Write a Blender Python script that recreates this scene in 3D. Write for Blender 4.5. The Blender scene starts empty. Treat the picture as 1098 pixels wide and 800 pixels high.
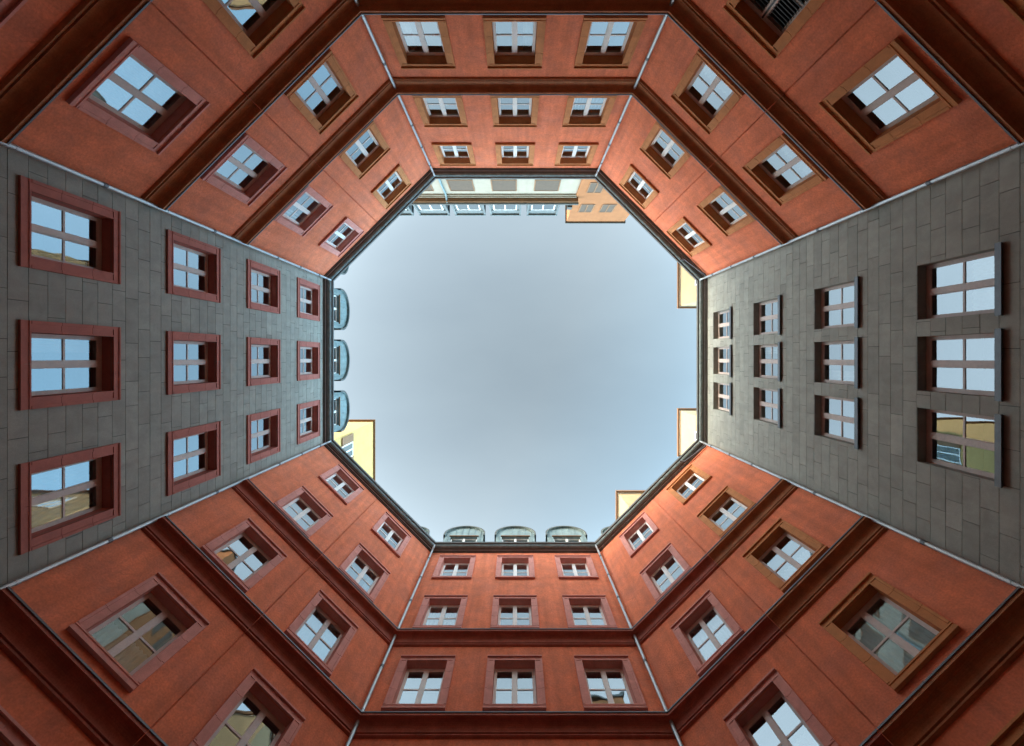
import bpy, math, random
from math import radians as R, sqrt, cos, sin, pi, atan2
from mathutils import Vector

random.seed(7)
SC = bpy.context.scene
COL = SC.collection
G = 1.5                                   # eye height: heights h below are measured from the lens

# ------------------------------------------------------------------ camera
cam_d = bpy.data.cameras.new('camera')
cam = bpy.data.objects.new('camera', cam_d)
COL.objects.link(cam)
cam.location = (0, 0, G)
cam.rotation_euler = (pi, 0, 0)           # straight up: picture right = +X, picture down = +Y
cam_d.sensor_fit = 'HORIZONTAL'
cam_d.sensor_width = 36.0
cam_d.lens = 16.0
cam_d.shift_x = -4.5 / 1098
cam_d.shift_y = -16.5 / 1098
cam_d.clip_start = 0.05
cam_d.clip_end = 3000
SC.camera = cam

# ------------------------------------------------------------------ sky and sun
SUN_EL = R(11)
SUN_DIR = Vector((-1.0, -0.42, 0)).normalized()            # towards the sun, in plan
SUN_ENERGY = 2.2
SKY_STRENGTH = 0.15
HORIZON_GAIN = 5.3  # sky boost added below the visible opening to brighten the walls
w = bpy.data.worlds.new('World'); SC.world = w; w.use_nodes = True
nt = w.node_tree; nt.nodes.clear()
out = nt.nodes.new('ShaderNodeOutputWorld')
bg = nt.nodes.new('ShaderNodeBackground'); bg.inputs['Strength'].default_value = SKY_STRENGTH
sky = nt.nodes.new('ShaderNodeTexSky'); sky.sky_type = 'NISHITA'; sky.sun_disc = False
sky.sun_elevation = SUN_EL
sky.sun_rotation = atan2(SUN_DIR.x, SUN_DIR.y)
sky.air_density = 1.0; sky.dust_density = 1.5; sky.ozone_density = 1.2
tc = nt.nodes.new('ShaderNodeTexCoord')
mp = nt.nodes.new('ShaderNodeMapping'); mp.inputs['Scale'].default_value = (1.3, 2.6, 1.6)
mp.inputs['Rotation'].default_value = (0, 0, R(35))
nz = nt.nodes.new('ShaderNodeTexNoise'); nz.inputs['Scale'].default_value = 1.6
nz.inputs['Detail'].default_value = 5; nz.inputs['Roughness'].default_value = .52
rp = nt.nodes.new('ShaderNodeMapRange')
rp.inputs['From Min'].default_value = .3; rp.inputs['From Max'].default_value = .72
rp.inputs['To Min'].default_value = .64; rp.inputs['To Max'].default_value = .76
mx = nt.nodes.new('ShaderNodeMix'); mx.data_type = 'RGBA'
L = nt.links.new
# added glow towards the horizon to light the walls, brighter cloud round the sun, a thinner and bluer patch overhead
sepz = nt.nodes.new('ShaderNodeSeparateXYZ'); L(tc.outputs['Generated'], sepz.inputs[0])
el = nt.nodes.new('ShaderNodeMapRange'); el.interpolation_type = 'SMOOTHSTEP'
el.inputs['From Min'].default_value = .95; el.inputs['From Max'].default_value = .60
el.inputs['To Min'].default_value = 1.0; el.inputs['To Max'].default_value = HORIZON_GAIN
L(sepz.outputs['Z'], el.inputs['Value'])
dot = nt.nodes.new('ShaderNodeVectorMath'); dot.operation = 'DOT_PRODUCT'
dot.inputs[1].default_value = (SUN_DIR.x, SUN_DIR.y, 0)
L(tc.outputs['Generated'], dot.inputs[0])
az = nt.nodes.new('ShaderNodeMapRange'); az.inputs['From Min'].default_value = -.78; az.inputs['From Max'].default_value = -.08
L(dot.outputs['Value'], az.inputs['Value'])
veil = nt.nodes.new('ShaderNodeMix'); veil.data_type = 'RGBA'
veil.inputs['A'].default_value = (1.25, 2.55, 3.6, 1); veil.inputs['B'].default_value = (2.76, 3.40, 3.78, 1)
L(az.outputs['Result'], veil.inputs['Factor']); L(veil.outputs['Result'], mx.inputs['B'])
gain = nt.nodes.new('ShaderNodeVectorMath'); gain.operation = 'SCALE'
def ramp(z0, z1, a, b):
    r = nt.nodes.new('ShaderNodeMapRange'); r.interpolation_type = 'LINEAR' if z0 == 1.0 else 'SMOOTHSTEP'
    r.inputs['From Min'].default_value = z0; r.inputs['From Max'].default_value = z1
    r.inputs['To Min'].default_value = a; r.inputs['To Max'].default_value = b
    L(sepz.outputs['Z'], r.inputs['Value']); return r.outputs['Result']
def times(p, q):
    m_ = nt.nodes.new('ShaderNodeMath'); m_.operation = 'MULTIPLY'; L(p, m_.inputs[0]); L(q, m_.inputs[1]); return m_.outputs[0]
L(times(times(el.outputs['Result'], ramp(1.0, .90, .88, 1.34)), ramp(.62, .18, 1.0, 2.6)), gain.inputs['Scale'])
L(tc.outputs['Generated'], mp.inputs['Vector']); L(mp.outputs['Vector'], nz.inputs['Vector'])
L(nz.outputs['Fac'], rp.inputs['Value'])
thick = nt.nodes.new('ShaderNodeMath'); thick.operation = 'ADD'; thick.use_clamp = True
L(rp.outputs['Result'], thick.inputs[0]); L(ramp(1.0, .91, 0.0, .14), thick.inputs[1]); L(thick.outputs[0], mx.inputs['Factor'])
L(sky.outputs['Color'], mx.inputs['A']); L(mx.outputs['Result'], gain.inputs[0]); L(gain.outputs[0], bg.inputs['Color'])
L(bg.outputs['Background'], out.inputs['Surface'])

sun_d = bpy.data.lights.new('sun', 'SUN'); sun_d.energy = SUN_ENERGY; sun_d.angle = R(12)
sun_d.color = (1.0, .86, .68)
sun = bpy.data.objects.new('sun', sun_d); COL.objects.link(sun)
to_sun = Vector((SUN_DIR.x * cos(SUN_EL), SUN_DIR.y * cos(SUN_EL), sin(SUN_EL)))
sun.rotation_euler = to_sun.to_track_quat('Z', 'Y').to_euler()
sun.location = to_sun * 60

SC.view_settings.view_transform = 'Standard'
SC.view_settings.look = 'None'
SC.view_settings.gamma = 1
SC.view_settings.use_curve_mapping = False
SC.view_settings.exposure = 0.46
SC.render.engine = 'CYCLES'
cy = SC.cycles
cy.max_bounces = 8; cy.diffuse_bounces = 7; cy.glossy_bounces = 4
cy.transparent_max_bounces = 12; cy.transmission_bounces = 4
cy.use_denoising = True
cy.sample_clamp_indirect = 6

# ------------------------------------------------------------------ materials
def nodes_of(name):
    m = bpy.data.materials.new(name); m.use_nodes = True
    n = m.node_tree; b = n.nodes['Principled BSDF']
    return m, n, b

def mottled(name, col, rough=.85, amp=.18, scale=2.0, fine=60, bump=.15, spec=.3, streak=0.0, attr=None, metal=0,
            dist=.004, tint=None, crack=0):
    """paint, plaster, stone or metal with uneven tone and a fine bump"""
    m, n, b = nodes_of(name); N = n.nodes.new; lk = n.links.new
    tcn = N('ShaderNodeTexCoord'); oi = N('ShaderNodeObjectInfo')
    add = N('ShaderNodeVectorMath'); add.operation = 'ADD'
    sc = N('ShaderNodeVectorMath'); sc.operation = 'SCALE'
    comb = N('ShaderNodeCombineXYZ')
    for k in range(3): lk(oi.outputs['Random'], comb.inputs[k])
    lk(comb.outputs[0], sc.inputs[0]); sc.inputs['Scale'].default_value = 37
    lk(tcn.outputs['Object'], add.inputs[0]); lk(sc.outputs[0], add.inputs[1])
    n1 = N('ShaderNodeTexNoise'); n1.inputs['Scale'].default_value = scale
    n1.inputs['Detail'].default_value = 7; n1.inputs['Roughness'].default_value = .62
    n1.inputs['Distortion'].default_value = .6
    n2 = N('ShaderNodeTexNoise'); n2.inputs['Scale'].default_value = fine; n2.inputs['Detail'].default_value = 3
    lk(add.outputs[0], n1.inputs['Vector']); lk(add.outputs[0], n2.inputs['Vector'])
    r1 = N('ShaderNodeMapRange'); r1.inputs['From Min'].default_value = .28; r1.inputs['From Max'].default_value = .72
    r1.inputs['To Min'].default_value = 1 - amp; r1.inputs['To Max'].default_value = 1 + amp
    lk(n1.outputs['Fac'], r1.inputs['Value'])
    val = r1.outputs['Result']
    r2 = N('ShaderNodeMapRange'); r2.inputs['From Min'].default_value = .3; r2.inputs['From Max'].default_value = .7
    r2.inputs['To Min'].default_value = 1 - amp * .7; r2.inputs['To Max'].default_value = 1 + amp * .7
    lk(n2.outputs['Fac'], r2.inputs['Value'])
    mu = N('ShaderNodeMath'); mu.operation = 'MULTIPLY'; lk(val, mu.inputs[0]); lk(r2.outputs['Result'], mu.inputs[1]); val = mu.outputs[0]
    if streak:
        mpn = N('ShaderNodeMapping'); mpn.inputs['Scale'].default_value = (5, 5, .35)
        lk(add.outputs[0], mpn.inputs['Vector'])
        n3 = N('ShaderNodeTexNoise'); n3.inputs['Scale'].default_value = 1.0; n3.inputs['Detail'].default_value = 6
        lk(mpn.outputs[0], n3.inputs['Vector'])
        r3 = N('ShaderNodeMapRange'); r3.inputs['From Min'].default_value = .35; r3.inputs['From Max'].default_value = .7
        r3.inputs['To Min'].default_value = 1; r3.inputs['To Max'].default_value = 1 - streak
        lk(n3.outputs['Fac'], r3.inputs['Value'])
        m3 = N('ShaderNodeMath'); m3.operation = 'MULTIPLY'; lk(val, m3.inputs[0]); lk(r3.outputs['Result'], m3.inputs[1]); val = m3.outputs[0]
    if crack:
        vo = N('ShaderNodeTexVoronoi'); vo.feature = 'DISTANCE_TO_EDGE'; vo.inputs['Scale'].default_value = .9
        dn = N('ShaderNodeTexNoise'); dn.inputs['Scale'].default_value = 3.5; dn.inputs['Detail'].default_value = 6
        lk(add.outputs[0], dn.inputs['Vector'])
        sv = N('ShaderNodeVectorMath'); sv.operation = 'SCALE'; sv.inputs['Scale'].default_value = .5
        av = N('ShaderNodeVectorMath'); av.operation = 'ADD'
        lk(dn.outputs['Color'], sv.inputs[0]); lk(sv.outputs[0], av.inputs[0]); lk(add.outputs[0], av.inputs[1]); lk(av.outputs[0], vo.inputs['Vector'])
        rc = N('ShaderNodeMapRange'); rc.inputs['From Min'].default_value = .002; rc.inputs['From Max'].default_value = .014
        rc.inputs['To Min'].default_value = 1; rc.inputs['To Max'].default_value = 0
        lk(vo.outputs['Distance'], rc.inputs['Value'])
        mk = N('ShaderNodeMapRange'); mk.inputs['From Min'].default_value = .52; mk.inputs['From Max'].default_value = .66
        mk.inputs['To Min'].default_value = 0; mk.inputs['To Max'].default_value = crack
        lk(n1.outputs['Fac'], mk.inputs['Value'])
        mc = N('ShaderNodeMath'); mc.operation = 'MULTIPLY'; lk(rc.outputs['Result'], mc.inputs[0]); lk(mk.outputs['Result'], mc.inputs[1])
        sb_ = N('ShaderNodeMath'); sb_.operation = 'SUBTRACT'; sb_.inputs[0].default_value = 1; lk(mc.outputs[0], sb_.inputs[1])
        m5 = N('ShaderNodeMath'); m5.operation = 'MULTIPLY'; lk(val, m5.inputs[0]); lk(sb_.outputs[0], m5.inputs[1]); val = m5.outputs[0]
    if attr:
        at = N('ShaderNodeAttribute'); at.attribute_name = attr
        m4 = N('ShaderNodeMath'); m4.operation = 'MULTIPLY'; lk(val, m4.inputs[0]); lk(at.outputs['Fac'], m4.inputs[1]); val = m4.outputs[0]
    vm = N('ShaderNodeVectorMath'); vm.operation = 'SCALE'
    if tint:
        mixc = N('ShaderNodeMix'); mixc.data_type = 'RGBA'
        mixc.inputs['A'].default_value = (*col, 1); mixc.inputs['B'].default_value = (*tint, 1)
        n4 = N('ShaderNodeTexNoise'); n4.inputs['Scale'].default_value = scale * .6; n4.inputs['Detail'].default_value = 8
        n4.inputs['Roughness'].default_value = .7
        o4 = N('ShaderNodeVectorMath'); o4.operation = 'ADD'; o4.inputs[1].default_value = (11, 5, 3)
        lk(add.outputs[0], o4.inputs[0]); lk(o4.outputs[0], n4.inputs['Vector'])
        r4 = N('ShaderNodeMapRange'); r4.inputs['From Min'].default_value = .42; r4.inputs['From Max'].default_value = .68
        lk(n4.outputs['Fac'], r4.inputs['Value']); lk(r4.outputs['Result'], mixc.inputs['Factor'])
        lk(mixc.outputs['Result'], vm.inputs[0])
    else:
        vm.inputs[0].default_value = col
    lk(val, vm.inputs['Scale'])
    lk(vm.outputs[0], b.inputs['Base Color'])
    b.inputs['Roughness'].default_value = rough
    b.inputs['Specular IOR Level'].default_value = spec
    b.inputs['Metallic'].default_value = metal
    if bump:
        bp = N('ShaderNodeBump'); bp.inputs['Strength'].default_value = bump; bp.inputs['Distance'].default_value = dist
        lk(n2.outputs['Fac'], bp.inputs['Height']); lk(bp.outputs[0], b.inputs['Normal'])
    return m

M = {}
M['plaster'] = mottled('red_plaster', (.79, .228, .112), .92, .15, 2.2, 26, .6, .2, streak=.2, tint=(.66, .212, .124), dist=.01, crack=.22)
M['plaster_dark'] = mottled('dark_red_plaster', (.25, .062, .036), .85, .14, 3, 50, .25, .25)
M['stone'] = mottled('grey_stone', (.318, .320, .275), .8, .14, 3.2, 90, .3, .3, streak=.10, attr='tone')
M['joint'] = mottled('stone_joint', (.035, .035, .033), .9, .1)
M['pink'] = mottled('rose_sandstone', (.64, .28, .225), .8, .14, 4, 90, .2, .3)
M['ochre'] = mottled('ochre_sandstone', (.55, .222, .08), .8, .16, 4, 90, .2, .3)
M['brick'] = mottled('brick_red_stone', (.43, .15, .115), .8, .14, 4, 90, .2, .3)
M['band_ochre'] = mottled('ochre_brown_stone', (.44, .175, .07), .7, .2, 3, 40, .2, .35, streak=.15)
M['band_red'] = mottled('red_brown_stone', (.42, .125, .08), .7, .2, 3, 40, .2, .35, streak=.15)
M['frame'] = mottled('beige_painted_wood', (.58, .49, .435), .5, .08, 6, 40, .05, .4)
M['frame_pale'] = mottled('pale_painted_wood', (.80, .77, .72), .5, .06, 6, 40, .05, .4)
M['frame_brown'] = mottled('brown_beige_wood', (.54, .45, .40), .5, .1, 6, 40, .05, .4)
M['copper'] = mottled('verdigris_copper', (.195, .25, .24), .55, .22, 5, 60, .1, .4, streak=.25, tint=(.15, .205, .21))
M['copper_dark'] = mottled('dark_weathered_copper', (.085, .085, .075), .5, .25, 5, 60, .1, .4)
M['zinc'] = mottled('zinc', (.42, .45, .46), .42, .15, 5, 60, .05, .5, metal=.55)
M['zinc_dark'] = mottled('dark_zinc', (.12, .13, .14), .5, .15, 5, 60, .05, .5, metal=.4)
M['room'] = mottled('room_paint', (.42, .40, .36), .9, .06, 1, 20, 0, .2)
M['cloth'] = mottled('curtain_cloth', (.72, .72, .70), .9, .06, 4, 40, 0, .2)
M['cloth_yellow'] = mottled('yellow_curtain_cloth', (.50, .30, .07), .9, .12, 4, 40, 0, .2)
M['louvre'] = mottled('black_metal', (.025, .026, .028), .45, .1, 4, 40, 0, .5)
M['cream'] = mottled('cream_plaster', (.32, .27, .205), .9, .08, 1.5, 40, .2, .2, streak=.08)
M['tower'] = mottled('warm_cream_plaster', (.42, .31, .175), .9, .08, 1.5, 40, .2, .2, streak=.05)
M['tower_white'] = mottled('white_plaster', (.46, .43, .38), .9, .05, 1.5, 40, .2, .2)
M['orange'] = mottled('orange_plaster', (.29, .118, .047), .9, .12, 1.5, 40, .2, .2, streak=.08)
M['yellow'] = mottled('yellow_plaster', (.50, .315, .115), .9, .08, 1.5, 40, .2, .2, streak=.06)
M['brown'] = mottled('brown_timber', (.20, .10, .045), .6, .2, 4, 40, .1, .3)
M['shutter'] = mottled('brown_roller_blind', (.10, .068, .045), .7, .12, 4, 40, .1, .3)
M['slate'] = mottled('grey_roof_metal', (.13, .142, .137), .6, .15, 3, 40, .1, .3, streak=.2)
M['paving'] = mottled('courtyard_paving', (.10, .095, .088), .85, .2, 1.2, 30, .2, .3)

def make_glass(name, base, tint, trans):
    m, n, b = nodes_of(name); N = n.nodes.new; lk = n.links.new
    n.nodes.remove(b)
    o = n.nodes['Material Output']
    fr = N('ShaderNodeLayerWeight'); fr.inputs['Blend'].default_value = .5
    pw = N('ShaderNodeMath'); pw.operation = 'POWER'; pw.inputs[1].default_value = 3; lk(fr.outputs['Facing'], pw.inputs[0])
    mr = N('ShaderNodeMapRange'); mr.inputs['To Min'].default_value = base; mr.inputs['To Max'].default_value = base + 1.7
    mr.clamp = False
    cl = N('ShaderNodeClamp')
    lk(pw.outputs[0], mr.inputs['Value']); lk(mr.outputs['Result'], cl.inputs['Value'])
    gl = N('ShaderNodeBsdfGlossy'); gl.inputs['Roughness'].default_value = .008; gl.inputs['Color'].default_value = (*tint, 1)
    tr = N('ShaderNodeBsdfTransparent'); tr.inputs['Color'].default_value = (*trans, 1)
    tcn = N('ShaderNodeTexCoord'); oi = N('ShaderNodeObjectInfo')
    ad = N('ShaderNodeVectorMath'); ad.operation = 'ADD'
    lk(tcn.outputs['Object'], ad.inputs[0])
    cb = N('ShaderNodeCombineXYZ'); mm = N('ShaderNodeMath'); mm.operation = 'MULTIPLY'; mm.inputs[1].default_value = 50
    lk(oi.outputs['Random'], mm.inputs[0]); lk(mm.outputs[0], cb.inputs[0]); lk(mm.outputs[0], cb.inputs[2]); lk(cb.outputs[0], ad.inputs[1])
    nz = N('ShaderNodeTexNoise'); nz.inputs['Scale'].default_value = 1.6; nz.inputs['Detail'].default_value = 1
    lk(ad.outputs[0], nz.inputs['Vector'])
    bp = N('ShaderNodeBump'); bp.inputs['Strength'].default_value = .10; bp.inputs['Distance'].default_value = .02
    lk(nz.outputs['Fac'], bp.inputs['Height']); lk(bp.outputs[0], gl.inputs['Normal'])
    mx = N('ShaderNodeMixShader'); lk(cl.outputs['Result'], mx.inputs['Fac'])
    lk(tr.outputs[0], mx.inputs[1]); lk(gl.outputs[0], mx.inputs[2]); lk(mx.outputs[0], o.inputs['Surface'])
    return m
M['glass'] = make_glass('window_glass', .11, (.86, .95, 1.0), (.45, .50, .50))

# ------------------------------------------------------------------ mesh helpers
class MB:
    def __init__(self): self.v = []; self.f = []; self.tone = []; self.sm = []
    def quad(self, a, b, c, d, t=1.0, s=False):
        i = len(self.v); self.v += [a, b, c, d]; self.f.append((i, i + 1, i + 2, i + 3)); self.tone.append(t); self.sm.append(s)
    def poly(self, pts, t=1.0):
        i = len(self.v); self.v += pts; self.f.append(tuple(range(i, i + len(pts)))); self.tone.append(t); self.sm.append(False)
    def box(self, x0, x1, y0, y1, z0, z1, t=1.0, skip=''):
        P = lambda x, y, z: (x, y, z)
        if '-y' not in skip: self.quad(P(x0, y0, z0), P(x1, y0, z0), P(x1, y0, z1), P(x0, y0, z1), t)
        if '+y' not in skip: self.quad(P(x1, y1, z0), P(x0, y1, z0), P(x0, y1, z1), P(x1, y1, z1), t)
        if '-x' not in skip: self.quad(P(x0, y1, z0), P(x0, y0, z0), P(x0, y0, z1), P(x0, y1, z1), t)
        if '+x' not in skip: self.quad(P(x1, y0, z0), P(x1, y1, z0), P(x1, y1, z1), P(x1, y0, z1), t)
        if '-z' not in skip: self.quad(P(x0, y1, z0), P(x1, y1, z0), P(x1, y0, z0), P(x0, y0, z0), t)
        if '+z' not in skip: self.quad(P(x0, y0, z1), P(x1, y0, z1), P(x1, y1, z1), P(x0, y1, z1), t)
    def tube(self, pts, r, n=12):
        """round bar through a list of points"""
        rings = []
        for k, p in enumerate(pts):
            p = Vector(p)
            d = (Vector(pts[min(k + 1, len(pts) - 1)]) - Vector(pts[max(k - 1, 0)])).normalized()
            u = d.orthogonal().normalized() if abs(d.z) < .999 else Vector((1, 0, 0))
            u = Vector((1, 0, 0)) if abs(d.z) > .6 else Vector((0, 0, 1))
            u = (u - d * u.dot(d)).normalized(); v = d.cross(u)
            rings.append([tuple(p + (u * cos(2 * pi * j / n) + v * sin(2 * pi * j / n)) * r) for j in range(n)])
        for a, b in zip(rings, rings[1:]):
            for j in range(n):
                self.quad(a[j], a[(j + 1) % n], b[(j + 1) % n], b[j], 1.0, True)
        self.poly(rings[0][::-1]); self.poly(rings[-1])
    def mesh(self, name, mat):
        me = bpy.data.meshes.new(name); me.from_pydata(self.v, [], self.f)
        me.materials.append(mat)
        if any(t != 1.0 for t in self.tone):
            at = me.attributes.new('tone', 'FLOAT', 'FACE'); at.data.foreach_set('value', self.tone)
        elif mat.name == 'grey_stone':
            at = me.attributes.new('tone', 'FLOAT', 'FACE'); at.data.foreach_set('value', self.tone)
        if any(self.sm): me.polygons.foreach_set('use_smooth', self.sm)
        me.update()
        return me

def link(name, me, parent=None, loc=(0, 0, 0), rz=0):
    o = bpy.data.objects.new(name, me); COL.objects.link(o)
    o.parent = parent; o.location = loc; o.rotation_euler = (0, 0, rz)
    return o
def build(mb, name, mat, parent=None, loc=(0, 0, 0), rz=0):
    return link(name, mb.mesh(name, M[mat]), parent, loc, rz)
def thing(name, label, cat, loc=(0, 0, 0), rz=0, group=None):
    o = bpy.data.objects.new(name, None); COL.objects.link(o)
    o.empty_display_size = .3
    o.location = loc; o.rotation_euler = (0, 0, rz); o['label'] = label; o['category'] = cat
    if group: o['group'] = group
    return o

# ------------------------------------------------------------------ ground
g = MB(); g.quad((-1500, -1500, 0), (1500, -1500, 0), (1500, 1500, 0), (-1500, 1500, 0))
o = build(g, 'ground', 'paving'); o['kind'] = 'structure'

# ------------------------------------------------------------------ the octagon, in metres
CX, CY = -0.041, 0.123                    # its centre as seen from the lens
DF, HF = 8.20, 3.58                       # four flat sides: distance and half width
DD, HD = 8.33, 3.267                      # four diagonal sides
T = math.tan(R(22.5))
STOREY = 3.19
H_OPEN0, OPEN_H, OPEN_W = 7.69, 1.57, 1.10  # lowest full row: sill height, opening size
EAVES = 19.40
DEPTH = 2.0
BANDS = [7.13, 10.335, 13.50]             # top lip of each band course

# --- window meshes, shared by every copy (origin: middle of the sill, on the wall face)
def frame_mesh(name, mat, wmid=.055):
    b = MB(); hw = OPEN_W / 2; y0, y1 = .185, .26; e = .065; et = .10
    b.box(-hw, -hw + e, y0, y1, 0, OPEN_H); b.box(hw - e, hw, y0, y1, 0, OPEN_H)
    b.box(-hw + e, hw - e, y0, y1, 0, e + .02, skip='-x+x'); b.box(-hw + e, hw - e, y0, y1, OPEN_H - et, OPEN_H, skip='-x+x')
    b.box(-wmid, wmid, y0 - .014, y1, e + .02, OPEN_H - et, skip='-z+z')                   # two casements meet here
    zc = (OPEN_H + .02) / 2
    for s in (-1, 1):
        xa, xb = sorted((s * wmid, s * (hw - e)))
        b.box(xa, xb, y0 + .003, y1 - .012, zc - .02, zc + .02, skip='-x+x')              # glazing bar
    # casement rebates: a thin inner lip round each leaf
    for s in (-1, 1):
        xa, xb = sorted((s * wmid, s * (hw - e)))
        q = .018
        b.box(xa, xa + q, y0 + .006, y1, e + .02, OPEN_H - et); b.box(xb - q, xb, y0 + .006, y1, e + .02, OPEN_H - et)
        b.box(xa + q, xb - q, y0 + .006, y1, e + .02, e + .02 + q, skip='-x+x'); b.box(xa + q, xb - q, y0 + .006, y1, OPEN_H - et - q, OPEN_H - et, skip='-x+x')
    return b.mesh(name, M[mat])
def pane_mesh():
    b = MB(); hw = OPEN_W / 2 - .06; y = .202
    zc = (OPEN_H + .02) / 2
    # four lights, each a hair out of true
    for (x0, x1) in ((-hw, -.05), (.05, hw)):
        for (z0, z1) in ((.08, zc), (zc, OPEN_H - .06)):
            j = [random.uniform(-.0016, .0016) for _ in range(3)]
            b.quad((x0, y + j[0], z0), (x1, y + j[1], z0), (x1, y + j[1] + j[2], z1), (x0, y + j[0] + j[2], z1))
    return b.mesh('pane', M['glass'])
def surround_mesh(name, mat):
    """moulded stone architrave with lining, in blocks with fine joints"""
    b = MB(); hw = OPEN_W / 2; ow = .75; zb, zt = -.16, OPEN_H + .165
    gp = .004
    def blk(x0, x1, z0, z1, p, skip=''): b.box(x0, x1, -p, .004, z0, z1, random.uniform(.9, 1.1), skip + '+y')
    # jambs in three blocks, outer fillet, flat and inner fillet
    cuts = [zb + .16, zb + .16 + .52, zb + .16 + 1.12, zt - .16]
    for s in (-1, 1):
        for z0, z1 in zip(cuts, cuts[1:]):
            t = random.uniform(.9, 1.1)
            for (a, c, p) in ((ow, ow - .055, .058), (ow - .055, hw + .03, .040), (hw + .03, hw, .052)):
                xa, xb = sorted((s * a, s * c)); b.box(xa, xb, -p, .004, z0 + gp, z1 - gp, t, '+y')
    for (z0, z1, sgn) in ((zt - .16, zt, 1), (zb, zb + .16, -1)):
        for (xa, xb) in ((-ow, -.02 + gp), (-.02 + gp * 2, ow)):
            t = random.uniform(.9, 1.1)
            if sgn > 0:
                b.box(xa, xb, -(.058 if mat == 'brick' else .085), .004, zt - .035, zt, t, '+y'); b.box(xa, xb, -.040, .004, zt - .13, zt - .035, t, '+y'); b.box(xa, xb, -.052, .004, zt - .16, zt - .13, t, '+y')
            else:
                b.box(xa, xb, -.040, .004, zb + .055, zb + .13, t, '+y'); b.box(xa, xb, -.052, .004, zb + .13, zb + .16, t, '+y')
    # lining of the reveal
    q = .006
    b.box(-hw - .02, -hw + q, .004, .184, -.01, OPEN_H + .01, 1, '-x-y'); b.box(hw - q, hw + .02, .004, .184, -.01, OPEN_H + .01, 1, '+x-y')
    b.box(-hw + q, hw - q, .004, .184, OPEN_H - q, OPEN_H + .02, 1, '+z-y-x+x'); b.box(-hw + q, hw - q, .004, .184, -.02, q, 1, '-z-y-x+x')
    return b.mesh(name, M[mat])
def sill_mesh(mat):
    p = .045 if mat == 'brick' else .082
    b = MB(); b.box(-.752, .752, -p, .004, -.16, -.105, skip='+y')
    return b.mesh('sill', M[mat])
def metal_sill_mesh():
    b = MB(); b.box(-.61, .61, -.075, .20, -.022, .004); b.box(-.61, .61, -.075, -.055, -.10, -.022, skip='+z')
    b.box(-.61, -.60, -.055, .0, -.06, -.022, skip='+z'); b.box(.60, .61, -.055, 0, -.06, -.022, skip='+z')
    return b.mesh('sill', M['zinc_dark'])
def louvre_mesh():
    b = MB(); hw = OPEN_W / 2
    n = 19; dz = (OPEN_H - .1) / n
    for k in range(n):
        z = .05 + k * dz
        b.quad((-hw + .05, .175, z), (hw - .05, .175, z), (hw - .05, .235, z + dz * .95), (-hw + .05, .235, z + dz * .95))
        b.quad((-hw + .05, .175, z), (-hw + .05, .175, z - .012), (hw - .05, .175, z - .012), (hw - .05, .175, z))
    b.box(-.02, .02, .165, .25, .05, OPEN_H - .05)
    b.box(-hw + .05, hw - .05, .26, .27, .0, OPEN_H)
    return b.mesh('louvre', M['louvre'])
def curtain_mesh(x0, x1, z0, z1, mat, amp=.018, wl=.11):
    b = MB(); n = max(6, int((x1 - x0) / .015)); y = .36
    yy = [y + amp * sin(2 * pi * i * (x1 - x0) / n / wl + 1.3 * sin(i * .13)) for i in range(n + 1)]
    for i in range(n):
        xa = x0 + (x1 - x0) * i / n; xb = x0 + (x1 - x0) * (i + 1) / n
        b.quad((xa, yy[i], z0), (xb, yy[i + 1], z0), (xb, yy[i + 1], z1), (xa, yy[i], z1), 1.0, True)
    return b.mesh('curtain', M[mat])

FRAME = {k: frame_mesh('window', k) for k in ('frame', 'frame_pale', 'frame_brown')}
PANES = [pane_mesh() for _ in range(5)]
SURR = {k: surround_mesh('surround', k) for k in ('pink', 'ochre', 'brick')}
SILL = {'pink': sill_mesh('pink'), 'ochre': sill_mesh('ochre'), 'brick': sill_mesh('brick')}
MSILL = metal_sill_mesh()
LOUV = louvre_mesh()
CURT = {'full': curtain_mesh(-.56, .56, -.1, OPEN_H + .2, 'cloth'),
        'half': curtain_mesh(-.56, .56, -.1, .80, 'cloth'),
        'sides': curtain_mesh(-.56, -.22, -.1, OPEN_H + .2, 'cloth'),
        'left': curtain_mesh(.26, .56, -.1, OPEN_H + .2, 'cloth'),
        'yellow': curtain_mesh(.34, .60, -.1, OPEN_H + .2, 'cloth_yellow', .012, .08)}

def window(wing, x, h, frame, surr, curtain=None, louvred=False):
    loc = (x, 0, h + G)
    if louvred:
        wd = link('window', FRAME[frame], wing, loc); wd['label'] = 'window closed by black horizontal louvre slats'
        link('louvre', LOUV, wd)
    else:
        wd = link('window', FRAME[frame], wing, loc)
        link('pane', random.choice(PANES), wd)
    if surr:
        link('surround', SURR[surr], wd); link('sill', SILL[surr], wd)
    else:
        link('sill', MSILL, wd)
    if curtain: link('curtain', CURT[curtain], wd)
    return wd

# --- walls
def rect_minus(x0, x1, z0, z1, holes):
    """split a rectangle round rectangular holes -> list of rectangles"""
    rects = [(x0, x1, z0, z1)]
    for (a, b, c, d) in holes:
        new = []
        for (p, q, r, s) in rects:
            if a >= q or b <= p or c >= s or d <= r: new.append((p, q, r, s)); continue
            if p < a: new.append((p, a, r, s))
            if b < q: new.append((b, q, r, s))
            m0, m1 = max(p, a), min(q, b)
            if r < c: new.append((m0, m1, r, c))
            if d < s: new.append((m0, m1, d, s))
        rects = new
    return rects

def holes_of(cols, rows):
    hw = OPEN_W / 2
    return [(x - hw, x + hw, H_OPEN0 + k * STOREY + G, H_OPEN0 + k * STOREY + OPEN_H + G) for x in cols for k in rows]

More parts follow.
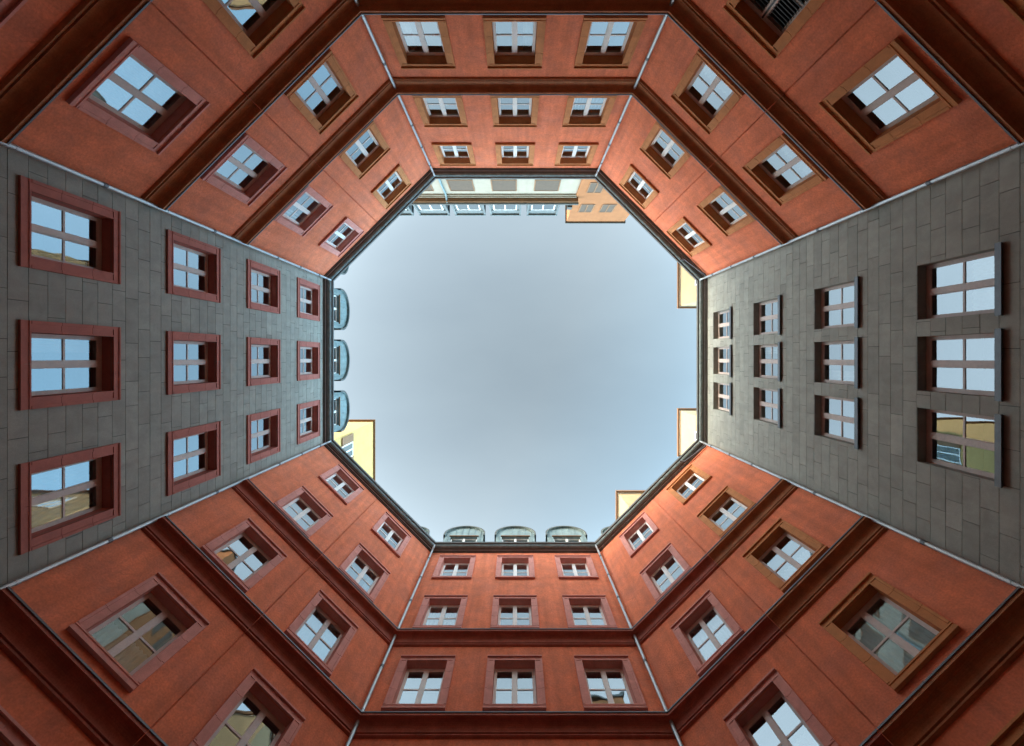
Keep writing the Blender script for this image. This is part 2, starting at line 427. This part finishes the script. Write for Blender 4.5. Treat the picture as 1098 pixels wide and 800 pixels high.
def reveals(b, holes, y0, y1):
    for (a, c, z0, z1) in holes:
        b.quad((a, y0, z0), (a, y1, z0), (a, y1, z1), (a, y0, z1)); b.quad((c, y1, z0), (c, y0, z0), (c, y0, z1), (c, y1, z1))
        b.quad((a, y0, z1), (a, y1, z1), (c, y1, z1), (c, y0, z1)); b.quad((a, y1, z0), (a, y0, z0), (c, y0, z0), (c, y1, z0))

ZT = EAVES + .12 + G
def shell(b, hs, holes):
    """inner skin, back, and the mitred ends of a wing"""
    yi = .32
    for (p, q, r, s) in rect_minus(-hs, hs, 0, ZT, holes): b.quad((p, yi, r), (p, yi, s), (q, yi, s), (q, yi, r))
    hb = hs + DEPTH * T
    b.quad((hb, DEPTH, 0), (-hb, DEPTH, 0), (-hb, DEPTH, ZT + 1.9), (hb, DEPTH, ZT + 1.9))

def plaster_wall(wing, hs, cols, rows, joint):
    b = MB(); H = holes_of(cols, rows)
    gr = [(-.014, .014, 0, ZT)] if joint else []
    for (p, q, r, s) in rect_minus(-hs, hs, 0, ZT, H + gr): b.quad((p, 0, r), (q, 0, r), (q, 0, s), (p, 0, s))
    if joint:
        b.quad((-.014, .05, 0), (.014, .05, 0), (.014, .05, ZT), (-.014, .05, ZT))
        b.quad((-.014, 0, 0), (-.014, .05, 0), (-.014, .05, ZT), (-.014, 0, ZT)); b.quad((.014, .05, 0), (.014, 0, 0), (.014, 0, ZT), (.014, .05, ZT))
    reveals(b, H, 0, .32); shell(b, hs, H)
    return build(b, 'wall', 'plaster', wing)

def stone_wall(wing, hs, cols, rows, seed):
    rnd = random.Random(seed)
    b = MB(); H = holes_of(cols, rows); course = STOREY / 10; gp = .0045; d = .016
    z = H_OPEN0 + G - course * 31
    lastcuts = []
    while z < ZT:
        z0, z1 = max(z, 0), min(z + course, ZT)
        if z1 > 0.02:
            cuts = [-hs]; x = -hs + rnd.uniform(.25, .8)
            while x < hs - .22:
                if all(abs(x - c) > .12 for c in lastcuts): cuts.append(x); x += rnd.choice((.52, .62, .72, .82, .95))
                else: x += .13
            cuts.append(hs); lastcuts = cuts
            for a, c in zip(cuts, cuts[1:]):
                t = rnd.gauss(1, .05)
                for (p, q, r, s) in rect_minus(a + gp, c - gp, z0 + gp, z1 - gp, H):
                    if q - p < .012 or s - r < .012: continue
                    y = rnd.uniform(-.0015, .0015)
                    b.quad((p, y, r), (q, y, r), (q, y, s), (p, y, s), t)
                    b.quad((p, y, r), (p, y, s), (p, d, s), (p, d, r), t); b.quad((q, y, r), (q, d, r), (q, d, s), (q, y, s), t)
                    b.quad((p, y, s), (q, y, s), (q, d, s), (p, d, s), t); b.quad((p, y, r), (p, d, r), (q, d, r), (q, y, r), t)
        z += course
    reveals(b, H, 0, .32); shell(b, hs, H)
    wl = build(b, 'wall', 'stone', wing)
    k = MB()
    for (p, q, r, s) in rect_minus(-hs, hs, 0, ZT, H): k.quad((p, d, r), (q, d, r), (q, d, s), (p, d, s))
    build(k, 'mortar', 'joint', wl)
    return wl

def sweep(b, prof, hs, x0=None, x1=None, close=False, smooth=False):
    """run a profile of (projection, height) along the wall, mitred at the corners"""
    P = prof + ([prof[0]] if close else [])
    for (p0, h0), (p1, h1) in zip(P, P[1:]):
        def ends(p):
            e = hs - p * T
            return (-e if x0 is None else x0), (e if x1 is None else x1)
        a0, c0 = ends(p0); a1, c1 = ends(p1)
        b.quad((a0, -p0, h0 + G), (c0, -p0, h0 + G), (c1, -p1, h1 + G), (a1, -p1, h1 + G), 1.0, smooth)

def band(wing, hs, top, mat, x0=None, x1=None):
    """string course: fillet, cavetto, corona; zinc flashing on its lip"""
    b = MB(); t = top
    prof = [(0.0, t - .40), (.03, t - .39), (.06, t - .372), (.06, t - .345), (.045, t - .34), (.045, t - .325), (.075, t - .315)]
    prof += [(.080, t - .27), (.088, t - .22), (.10, t - .175), (.118, t - .14), (.14, t - .115), (.165, t - .10)]
    prof += [(.19, t - .092), (.275, t - .088), (.275, t - .02)]
    sweep(b, prof, hs, x0, x1)
    o = build(b, 'band_course', mat, wing)
    f = MB()
    sweep(f, [(.272, t - .022), (.295, t - .03), (.295, t), (0, t + .07)], hs, x0, x1)
    build(f, 'flashing', 'zinc_dark', o)

def eaves(wing, hs):
    h = EAVES
    b = MB()
    sweep(b, [(0, h - .015), (.05, h), (.05, h + .03), (.088, h + .033)], hs)
    sweep(b, [(.11, h + .058), (.165, h + .062), (.165, h + .12), (0, h + .16)], hs)
    e = build(b, 'eaves_moulding', 'copper_dark', wing)
    c = MB(); sweep(c, [(.088, h + .033), (.088, h + .05), (.11, h + .058)], hs)
    build(c, 'fillet', 'zinc', e)
    q = MB()
    prof = [(.165, h + .085)]
    for k in range(0, 9):
        a = -pi / 2 + k / 8 * pi * .45
        prof.append((.18 + .115 * cos(a), h + .20 + .115 * sin(a)))
    sweep(q, prof, hs, smooth=True)
    sweep(q, [(.335, h + .315), (.0, h + .28), (-.02, h + .40)], hs)
    gt = build(q, 'gutter', 'copper', wing)
    l = MB(); sweep(l, [(.285, h + .185), (.345, h + .192), (.362, h + .24), (.352, h + .31), (.33, h + .318)], hs)
    build(l, 'gutter_lip', 'copper_dark', gt)
    r = MB(); sweep(r, [(0.0, h + .30), (-DEPTH, h + 2.02)], hs + .0)
    x = -hs
    rf = build(r, 'roof', 'copper', wing)

def rooms(wing, hs, rows):
    b = MB(); yb = 1.75
    e0, e1 = hs + .33 * T, hs + yb * T
    for k in rows:
        zf = H_OPEN0 + k * STOREY - .92 + G; zc = H_OPEN0 + k * STOREY + OPEN_H + .38 + G
        b.quad((-e1, yb, zf), (e1, yb, zf), (e1, yb, zc), (-e1, yb, zc))
        b.quad((-e0, .33, zc), (e0, .33, zc), (e1, yb, zc), (-e1, yb, zc)); b.quad((-e0, .33, zf), (-e1, yb, zf), (e1, yb, zf), (e0, .33, zf))
        for s in (-1, 1):
            b.quad((s * e0, .33, zf), (s * e1, yb, zf), (s * e1, yb, zc), (s * e0, .33, zc))
    build(b, 'room_shell', 'room', wing)

def dormer(wing, x, y=.05):
    """round-headed copper dormer, origin at its foot"""
    h0 = 19.75; sp = 21.48 - h0; hw = .90; rise = .86
    wt = 21.27 - h0; wb = 20.25 - h0; ww = .62
    b = MB()
    xs = sorted({-hw + 2 * hw * i / 24 for i in range(25)} | {-ww, ww})
    top = lambda q: sp + rise * sqrt(max(0, 1 - (q / hw) ** 2))
    for a, c in zip(xs, xs[1:]):
        if a >= -ww - 1e-6 and c <= ww + 1e-6:
            b.poly([(a, 0, 0), (c, 0, 0), (c, 0, wb), (a, 0, wb)]); b.poly([(a, 0, wt), (c, 0, wt), (c, 0, top(c)), (a, 0, top(a))])
        else: b.poly([(a, 0, 0), (c, 0, 0), (c, 0, top(c)), (a, 0, top(a))])
    for s in (-1, 1): b.quad((s * hw, 0, 0), (s * hw, 2.6, 0), (s * hw, 2.6, sp), (s * hw, 0, sp))
    for q in (-.75, -.45, -.15, .15, .45, .75):                               # standing seams on the face
        b.box(q - .012, q + .012, -.022, 0, wt + .06 if abs(q) < ww else .1, top(q) - .02, skip='+y')
    for s in (-1, 1): b.quad((s * ww, 0, wb), (s * ww, .25, wb), (s * ww, .25, wt), (s * ww, 0, wt))
    b.quad((-ww, 0, wt), (ww, 0, wt), (ww, .25, wt), (-ww, .25, wt))
    d = build(b, 'dormer', 'copper', wing, (x, y, h0 + G))
    r = MB(); n = 24; th = .07
    pts = []
    for i in range(n + 1):
        a = pi - pi * i / n; pts.append((cos(a), sin(a)))
    pts = [(-1, -.25)] + pts + [(1, -.25)]
    I = [(p * (hw - .01), sp + q * (rise - .01)) for p, q in pts]; O = [(p * (hw + th), sp + q * (rise + th)) for p, q in pts]
    ya, yb = -.10, 2.6
    for i in range(len(pts) - 1):
        r.quad((O[i][0], ya, O[i][1]), (O[i + 1][0], ya, O[i + 1][1]), (O[i + 1][0], yb, O[i + 1][1]), (O[i][0], yb, O[i][1]))
        r.quad((I[i][0], ya, I[i][1]), (I[i][0], yb, I[i][1]), (I[i + 1][0], yb, I[i + 1][1]), (I[i + 1][0], ya, I[i + 1][1]))
    build(r, 'roof', 'copper', d)
    rim = MB()
    for i in range(len(pts) - 1):
        rim.quad((O[i][0], ya, O[i][1]), (I[i][0], ya, I[i][1]), (I[i + 1][0], ya, I[i + 1][1]), (O[i + 1][0], ya, O[i + 1][1]))
    build(rim, 'rim', 'copper_dark', d)
    f = MB()
    f.box(-ww, -ww + .06, .10, .16, wb, wt); f.box(ww - .06, ww, .10, .16, wb, wt); f.box(-.05, .05, .09, .16, wb, wt)
    f.box(-ww, ww, .10, .16, wt - .05, wt - .002); f.box(-ww, ww, .10, .16, wb, wb + .06)
    fr = build(f, 'window_frame', 'frame_pale', d)
    hd = MB(); hd.box(-ww - .06, ww + .06, -.05, -.002, wt, wt + .055)
    build(hd, 'lintel', 'brown', d)
    p = MB(); p.quad((-ww, .14, wb), (ww, .14, wb), (ww, .14, wt), (-ww, .14, wt)); build(p, 'pane', 'glass', d)
    k = MB(); k.box(-hw + .03, hw - .03, .5, .55, wb - .2, sp + .2); build(k, 'lining', 'louvre', d)

# --- the eight wings
C3 = [-2.39, 0, 2.39]; C3E = [-1.44, 0, 1.44]; C2 = [-1.40, 1.40]
GRP = 'wings around the octagonal courtyard'
WINGS = {
 'N': (-90, DF, HF, 'red plaster wing with three ochre-framed windows a floor, under the cream building with square dormers'),
 'E': (0, DF, HF, 'grey stone-clad wing whose windows have dark sills but no coloured surrounds'),
 'S': (90, DF, HF, 'red plaster wing with rose window surrounds and round green copper dormers on its roof'),
 'W': (180, DF, HF, 'grey stone-clad wing with brick-red window surrounds and rounded copper dormers'),
 'NE': (-45, DD, HD, 'two-bay red plaster wing with ochre surrounds and one black louvred window'),
 'SE': (45, DD, HD, 'two-bay red plaster wing, rose and ochre surrounds, right of the round-dormered red wing'),
 'SW': (135, DD, HD, 'two-bay red plaster wing with only rose surrounds, in front of the yellow building'),
 'NW': (-135, DD, HD, 'two-bay red plaster wing, rose and ochre surrounds, above the red-framed grey wing'),
}
for key, (phi, D, hs, label) in WINGS.items():
    a = R(phi); oX, oY = cos(a), sin(a)
    wing = thing('courtyard_wing', label, 'building', (CX + oX * D, CY + oY * D, 0), a - pi / 2, GRP)
    diag = len(key) == 2
    cols = C2 if diag else (C3E if key == 'E' else C3)
    rows = [-1, 0, 1, 2, 3] if diag else [0, 1, 2, 3]
    if key in 'EW': stone_wall(wing, hs, cols, rows, 11 if key == 'E' else 5)
    else:
        plaster_wall(wing, hs, cols, rows, diag)
        for t in BANDS:
            if diag:
                ma = {'NW': ('band_ochre', 'band_ochre'), 'NE': ('band_ochre', 'band_ochre'), 'SE': ('band_red', 'band_ochre'), 'SW': ('band_red', 'band_red')}[key]
                band(wing, hs, t, ma[0], None, -.007); band(wing, hs, t, ma[1], .007, None)
            else: band(wing, hs, t, 'band_ochre' if key == 'N' else 'band_red')
    eaves(wing, hs)
    rooms(wing, hs, rows)
    for x in cols:
        for k in rows:
            su = {'N': 'ochre', 'S': 'pink', 'W': 'brick', 'E': None, 'NE': 'ochre', 'SW': 'pink',
                  'SE': 'ochre' if x > 0 else 'pink', 'NW': 'pink' if x > 0 else 'ochre'}[key]
            fm = 'frame_brown' if key == 'E' else ('frame_pale' if (key in ('N', 'S') or k >= 2) and key != 'W' else 'frame')
            cu = None
            if key == 'SE' and (x > 0, k) in ((True, 1), (False, 0), (False, 1)): cu = 'full' if k == 1 and x < 0 else 'half'
            elif key == 'W' and k == 0 and x < -1: cu = 'yellow'
            elif random.random() < .34: cu = random.choice(('half', 'sides', 'left', 'full'))
            window(wing, x, H_OPEN0 + k * STOREY, fm, su, cu, louvred=(key == 'NE' and k == 0 and x > 0))
    if key in ('S', 'W'):
        for x in (-5.02, -2.39, 0, 2.39) + ((5.02,) if key == 'S' else ()): dormer(wing, x)

# ------------------------------------------------------------------ drainpipes in the eight corners
PIPE_LABEL = {
 (1, -1, 0): 'zinc drainpipe between the top ochre-framed red wing and the wing with the louvred window',
 (-1, -1, 0): 'zinc drainpipe in the corner at the left end of the top red wing',
 (1, 1, 0): 'zinc drainpipe in the corner at the right end of the bottom red wing',
 (-1, 1, 0): 'zinc drainpipe in the corner at the left end of the bottom red wing',
 (1, -1, 1): 'zinc drainpipe at the upper edge of the grey wing with bare windows',
 (1, 1, 1): 'zinc drainpipe at the lower edge of the grey wing with bare windows',
 (-1, -1, 1): 'zinc drainpipe at the upper edge of the grey wing with red-framed windows',
 (-1, 1, 1): 'zinc drainpipe at the lower edge of the grey wing with red-framed windows',
}
pb = MB(); off = 0
rr = .043
# local frame: origin at the foot, local -y points at the courtyard's middle
pb.tube([(0, 0, .05), (0, 0, EAVES - .20 + G), (0, -.02, EAVES - .13 + G), (0, -.10, EAVES - .03 + G), (0, -.14, EAVES + .04 + G), (0, -.14, EAVES + .14 + G)], rr)
pipe_me = pb.mesh('pipe', M['zinc'])
cb = MB(); cb.tube([(0, 0, -.045), (0, 0, .045)], rr + .009); cb.box(-.012, .012, 0, .15, -.015, .015)
coll_me = cb.mesh('collar', M['zinc_dark'])
sb = MB(); sb.tube([(0, 0, -.03), (0, 0, .03)], rr + .006)
slv_me = sb.mesh('sleeve', M['zinc'])
for (sx, sy, side), lab in PIPE_LABEL.items():
    px, py = (sx * HF, sy * DF) if side == 0 else (sx * DF, sy * HF)
    n = Vector((px, py, 0)).normalized()
    inset = .15
    ang = atan2(n.y, n.x)
    t = thing('drainpipe', lab, 'drainpipe', (CX + px - n.x * inset, CY + py - n.y * inset, 0), ang - pi / 2, 'zinc drainpipes in the courtyard corners')
    link('pipe', pipe_me, t)
    rnd = random.Random(sx * 3 + sy * 7 + side)
    z = 2.2 + rnd.uniform(0, .6)
    while z < EAVES - .3:
        if min(abs(z - b) for b in BANDS) > .45: link('collar', coll_me, t, (0, 0, z + G))
        z += 1.62
    if side and sx > 0:                                       # short branch under the eaves of the bare-windowed wing
        q = MB(); d = -sy
        q.tube([(0, -.02, EAVES - .16 + G), (d * .12, .03, EAVES - .13 + G), (d * 1.05, -.46, EAVES - .05 + G), (d * 1.12, -.62, EAVES + .08 + G)], .04)
        build(q, 'branch_pipe', 'zinc_dark', t)
    for b_ in BANDS: link('sleeve', slv_me, t, (0, 0, b_ + .25 + G))

# ------------------------------------------------------------------ houses beyond the eaves
def house_window(parent, x, y, z, w_, h_, axis, glass='glass', fm='frame_pale', blind=None, bars=True, depth=.10):
    """window on a face looking along -y (axis 'y') or +x (axis 'x'), origin at its sill middle"""
    rz = {'y': 0, 's': pi, 'x': pi / 2, 'w': -pi / 2}[axis]
    f = MB(); hw = w_ / 2; e = .07
    f.box(-hw, -hw + e, -.03, depth, 0, h_); f.box(hw - e, hw, -.03, depth, 0, h_)
    f.box(-hw + e, hw - e, -.03, depth, 0, e, skip='-x+x'); f.box(-hw + e, hw - e, -.03, depth, h_ - e, h_, skip='-x+x')
    if bars: f.box(-.04, .04, -.035, depth, e, h_ - e, skip='-z+z')
    wd = build(f, 'window', fm, parent, (x, y, z), rz)
    if blind:
        p = MB(); n = 14
        for k in range(n):
            z0 = e + (h_ - 2 * e) * k / n; z1 = e + (h_ - 2 * e) * (k + 1) / n
            p.quad((-hw + e, .0, z0), (hw - e, .0, z0), (hw - e, -.012, z1), (-hw + e, -.012, z1))
        build(p, 'blind', blind, wd)
    else:
        p = MB(); p.quad((-hw + e, .0, e), (hw - e, .0, e), (hw - e, .0, h_ - e), (-hw + e, .0, h_ - e)); build(p, 'pane', glass, wd)
        d = MB(); d.quad((-hw + e, .03, e), (hw - e, .03, e), (hw - e, .03, h_ - e), (-hw + e, .03, h_ - e)); build(d, 'blind', 'louvre', wd)
    return wd

F = 488.0
# cream building behind the top wing: its face looks at +Y (down the picture)
YC = -11.5
def H(r, d): return F * d / r + G
cb_ = thing('cream_building', 'cream plaster building with brown roller blinds and square grey dormers, beyond top wing', 'building', (-3, YC, 0))
b = MB(); xl, xr = -11.0 + 3, 4.24 + 3; zt = 32.35 + G
b.box(xl, xr, -10, 0, 0, zt, skip='-z')
build(b, 'wall', 'cream', cb_)
c = MB()
c.box(xl, xr, 0, .10, zt - .42, zt - .30); c.box(xl, xr + .02, 0, .18, zt - .30, zt - .12); build(c, 'cornice', 'cream', cb_)
c = MB(); c.box(xl, xr + .15, 0.0, .46, zt - .12, zt + .06); e = build(c, 'eaves', 'brown', cb_)
c = MB(); c.tube([(xl, .50, zt + .13), (xr + .2, .50, zt + .13)], .11, 10); build(c, 'gutter', 'copper_dark', cb_)
c = MB(); c.quad((xl, .40, zt + .10), (xr, .40, zt + .10), (xr, -3.2, zt + 4.0), (xl, -3.2, zt + 4.0)); c.quad((xl, -3.2, zt + 4.0), (xr, -3.2, zt + 4.0), (xr, -9, zt + 4.4), (xl, -9, zt + 4.4)); build(c, 'roof', 'slate', cb_)
for x in (-6.5, -3.68, -.81, 2.06):
    house_window(cb_, x + 3, .01, 29.4 + G, 1.70, 1.95, 's', blind='shutter', fm='brown', bars=False)
    house_window(cb_, x + 3, .01, 25.6 + G, 1.70, 1.95, 's', blind='shutter', fm='brown', bars=False)
p = MB(); p.tube([(-4.93 + 3, .10, 14), (-4.93 + 3, .10, zt - .5), (-4.93 + 3, .30, zt - .15), (-4.93 + 3, .46, zt + .05)], .07); build(p, 'drainpipe', 'copper', cb_)
for x in (-9.25, -6.42, -3.60, -.83, 2.02):
    q = MB(); q.box(-1.08, 1.08, -3.4, 0, 0, 3.25); q.box(-1.20, 1.20, -3.4, .14, 3.25, 3.42)
    q.box(-1.20, -1.06, 0, .10, .25, 3.25); q.box(1.06, 1.20, 0, .10, .25, 3.25); q.box(-1.05, 1.05, 0, .06, 2.35, 2.6)
    d = build(q, 'dormer', 'slate', cb_, (x + 3, .18, zt + .15))
    house_window(d, 0, .015, .7, 1.75, 1.6, 's', fm='frame_pale')

# orange building to its right
ob = thing('orange_building', 'orange plaster building with brown-framed windows, right of the cream building', 'building', (6.62, -11.38, 0))
b = MB(); zt = 38.05 + G; b.box(-2.40, 2.40, -9, 0, 0, zt, skip='-z'); build(b, 'wall', 'orange', ob)
b = MB(); b.box(-2.52, 2.52, -9.1, .14, zt, zt + .16); build(b, 'roof', 'copper_dark', ob)
for (x, hb) in ((-1.28, 33.7), (.33, 33.7), (-1.28, 29.5), (.33, 29.5)):
    house_window(ob, x, .012, hb + G, 1.05, 1.85, 's', fm='brown', blind='shutter')
b = MB(); b.box(-2.75, -2.40, -.3, .05, 34.3 + G, 34.9 + G); build(b, 'bracket', 'copper_dark', ob)

# yellow building beyond the lower left corner
yb = thing('yellow_building', 'yellow plaster building with brown eaves and shuttered windows, beyond the lower left corner', 'building', (-10.8, 4.85, 0))
zt = 34.35 + G
b = MB(); b.box(-9, 0, 0, 10, 0, zt, skip='-z'); build(b, 'wall', 'yellow', yb)
b = MB(); b.box(-9.1, .10, -.12, 10.1, zt, zt + .03); b.box(-9.15, .14, -.17, 10.1, zt + .03, zt + .14); build(b, 'eaves', 'brown', yb)
for y in (1.15, 3.6, 6.2):
    for hb in (28.1,):
        wd = house_window(yb, .012, y, hb + G, .95, 1.9, 'x', fm='frame_pale')
        for s in (-1, 1):
            q = MB(); q.box(s * .76 - .26, s * .76 + .26, -.07, -.02, 0, 1.9); build(q, 'shutter', 'brown', wd)

# cream blocks on the right, with overhanging roof slabs
def block(label, x0, x1, y0, y1, zb, zt, face='w', mat='tower'):
    cx, cy = (x0 + x1) / 2, (y0 + y1) / 2
    t = thing('cream_tower', label, 'tower', (cx, cy, zb), 0, 'cream towers beyond the eaves')
    o_ = .15
    b = MB(); b.box(x0 + o_ - cx, x1 - o_ - cx, y0 + o_ - cy, y1 - o_ - cy, 0, zt - zb); build(b, 'wall', mat, t)
    b = MB(); b.box(x0 - cx + .1, x1 - cx - .1, y0 - cy + .1, y1 - cy - .1, zt - zb, zt - zb + .12); build(b, 'soffit', 'tower_white', t)
    b = MB(); b.box(x0 - cx, x1 - cx, y0 - cy, y1 - cy, zt - zb + .06, zt - zb + .26, skip='-z')
    for (a0, a1, c0, c1) in ((x0, x0 + .1, y0, y1), (x1 - .1, x1, y0, y1), (x0 + .1, x1 - .1, y0, y0 + .1), (x0 + .1, x1 - .1, y1 - .1, y1)):
        b.quad((a0 - cx, c1 - cy, zt - zb + .06), (a1 - cx, c1 - cy, zt - zb + .06), (a1 - cx, c0 - cy, zt - zb + .06), (a0 - cx, c0 - cy, zt - zb + .06))
    build(b, 'roof_edge', 'brown', t)
    if face == 'w':
        n_ = max(1, int((y1 - y0 - .8) / 1.9))
        for k in range(n_):
            for zz in (25.0, 22.6):
                house_window(t, x0 + o_ - cx - .012, y0 - cy + (y1 - y0) * (k + .5) / n_, zz + G - zb, .95, 1.5, 'w', fm='frame_pale')
    else:
        for x in (8.6, 10.3):
            for zz in (24.3, 21.9): house_window(t, x - cx, y0 + o_ - cy - .012, zz + G - zb, .95, 1.5, 'y', fm='frame_pale')
ZS = 28.9 + G
block('cream roof tower at the upper end of the bare-windowed grey wing', 10.3, 14, -6.2, -3.14, 21.2 + G, ZS)
block('cream roof tower at the lower end of the bare-windowed grey wing', 10.3, 14, 3.23, 6.3, 21.2 + G, ZS)
block('cream tower corner peeping over the lower right red wing', 5.84, 11.5, 7.79, 12.0, 21.2 + G, 26.5 + G, 'y')
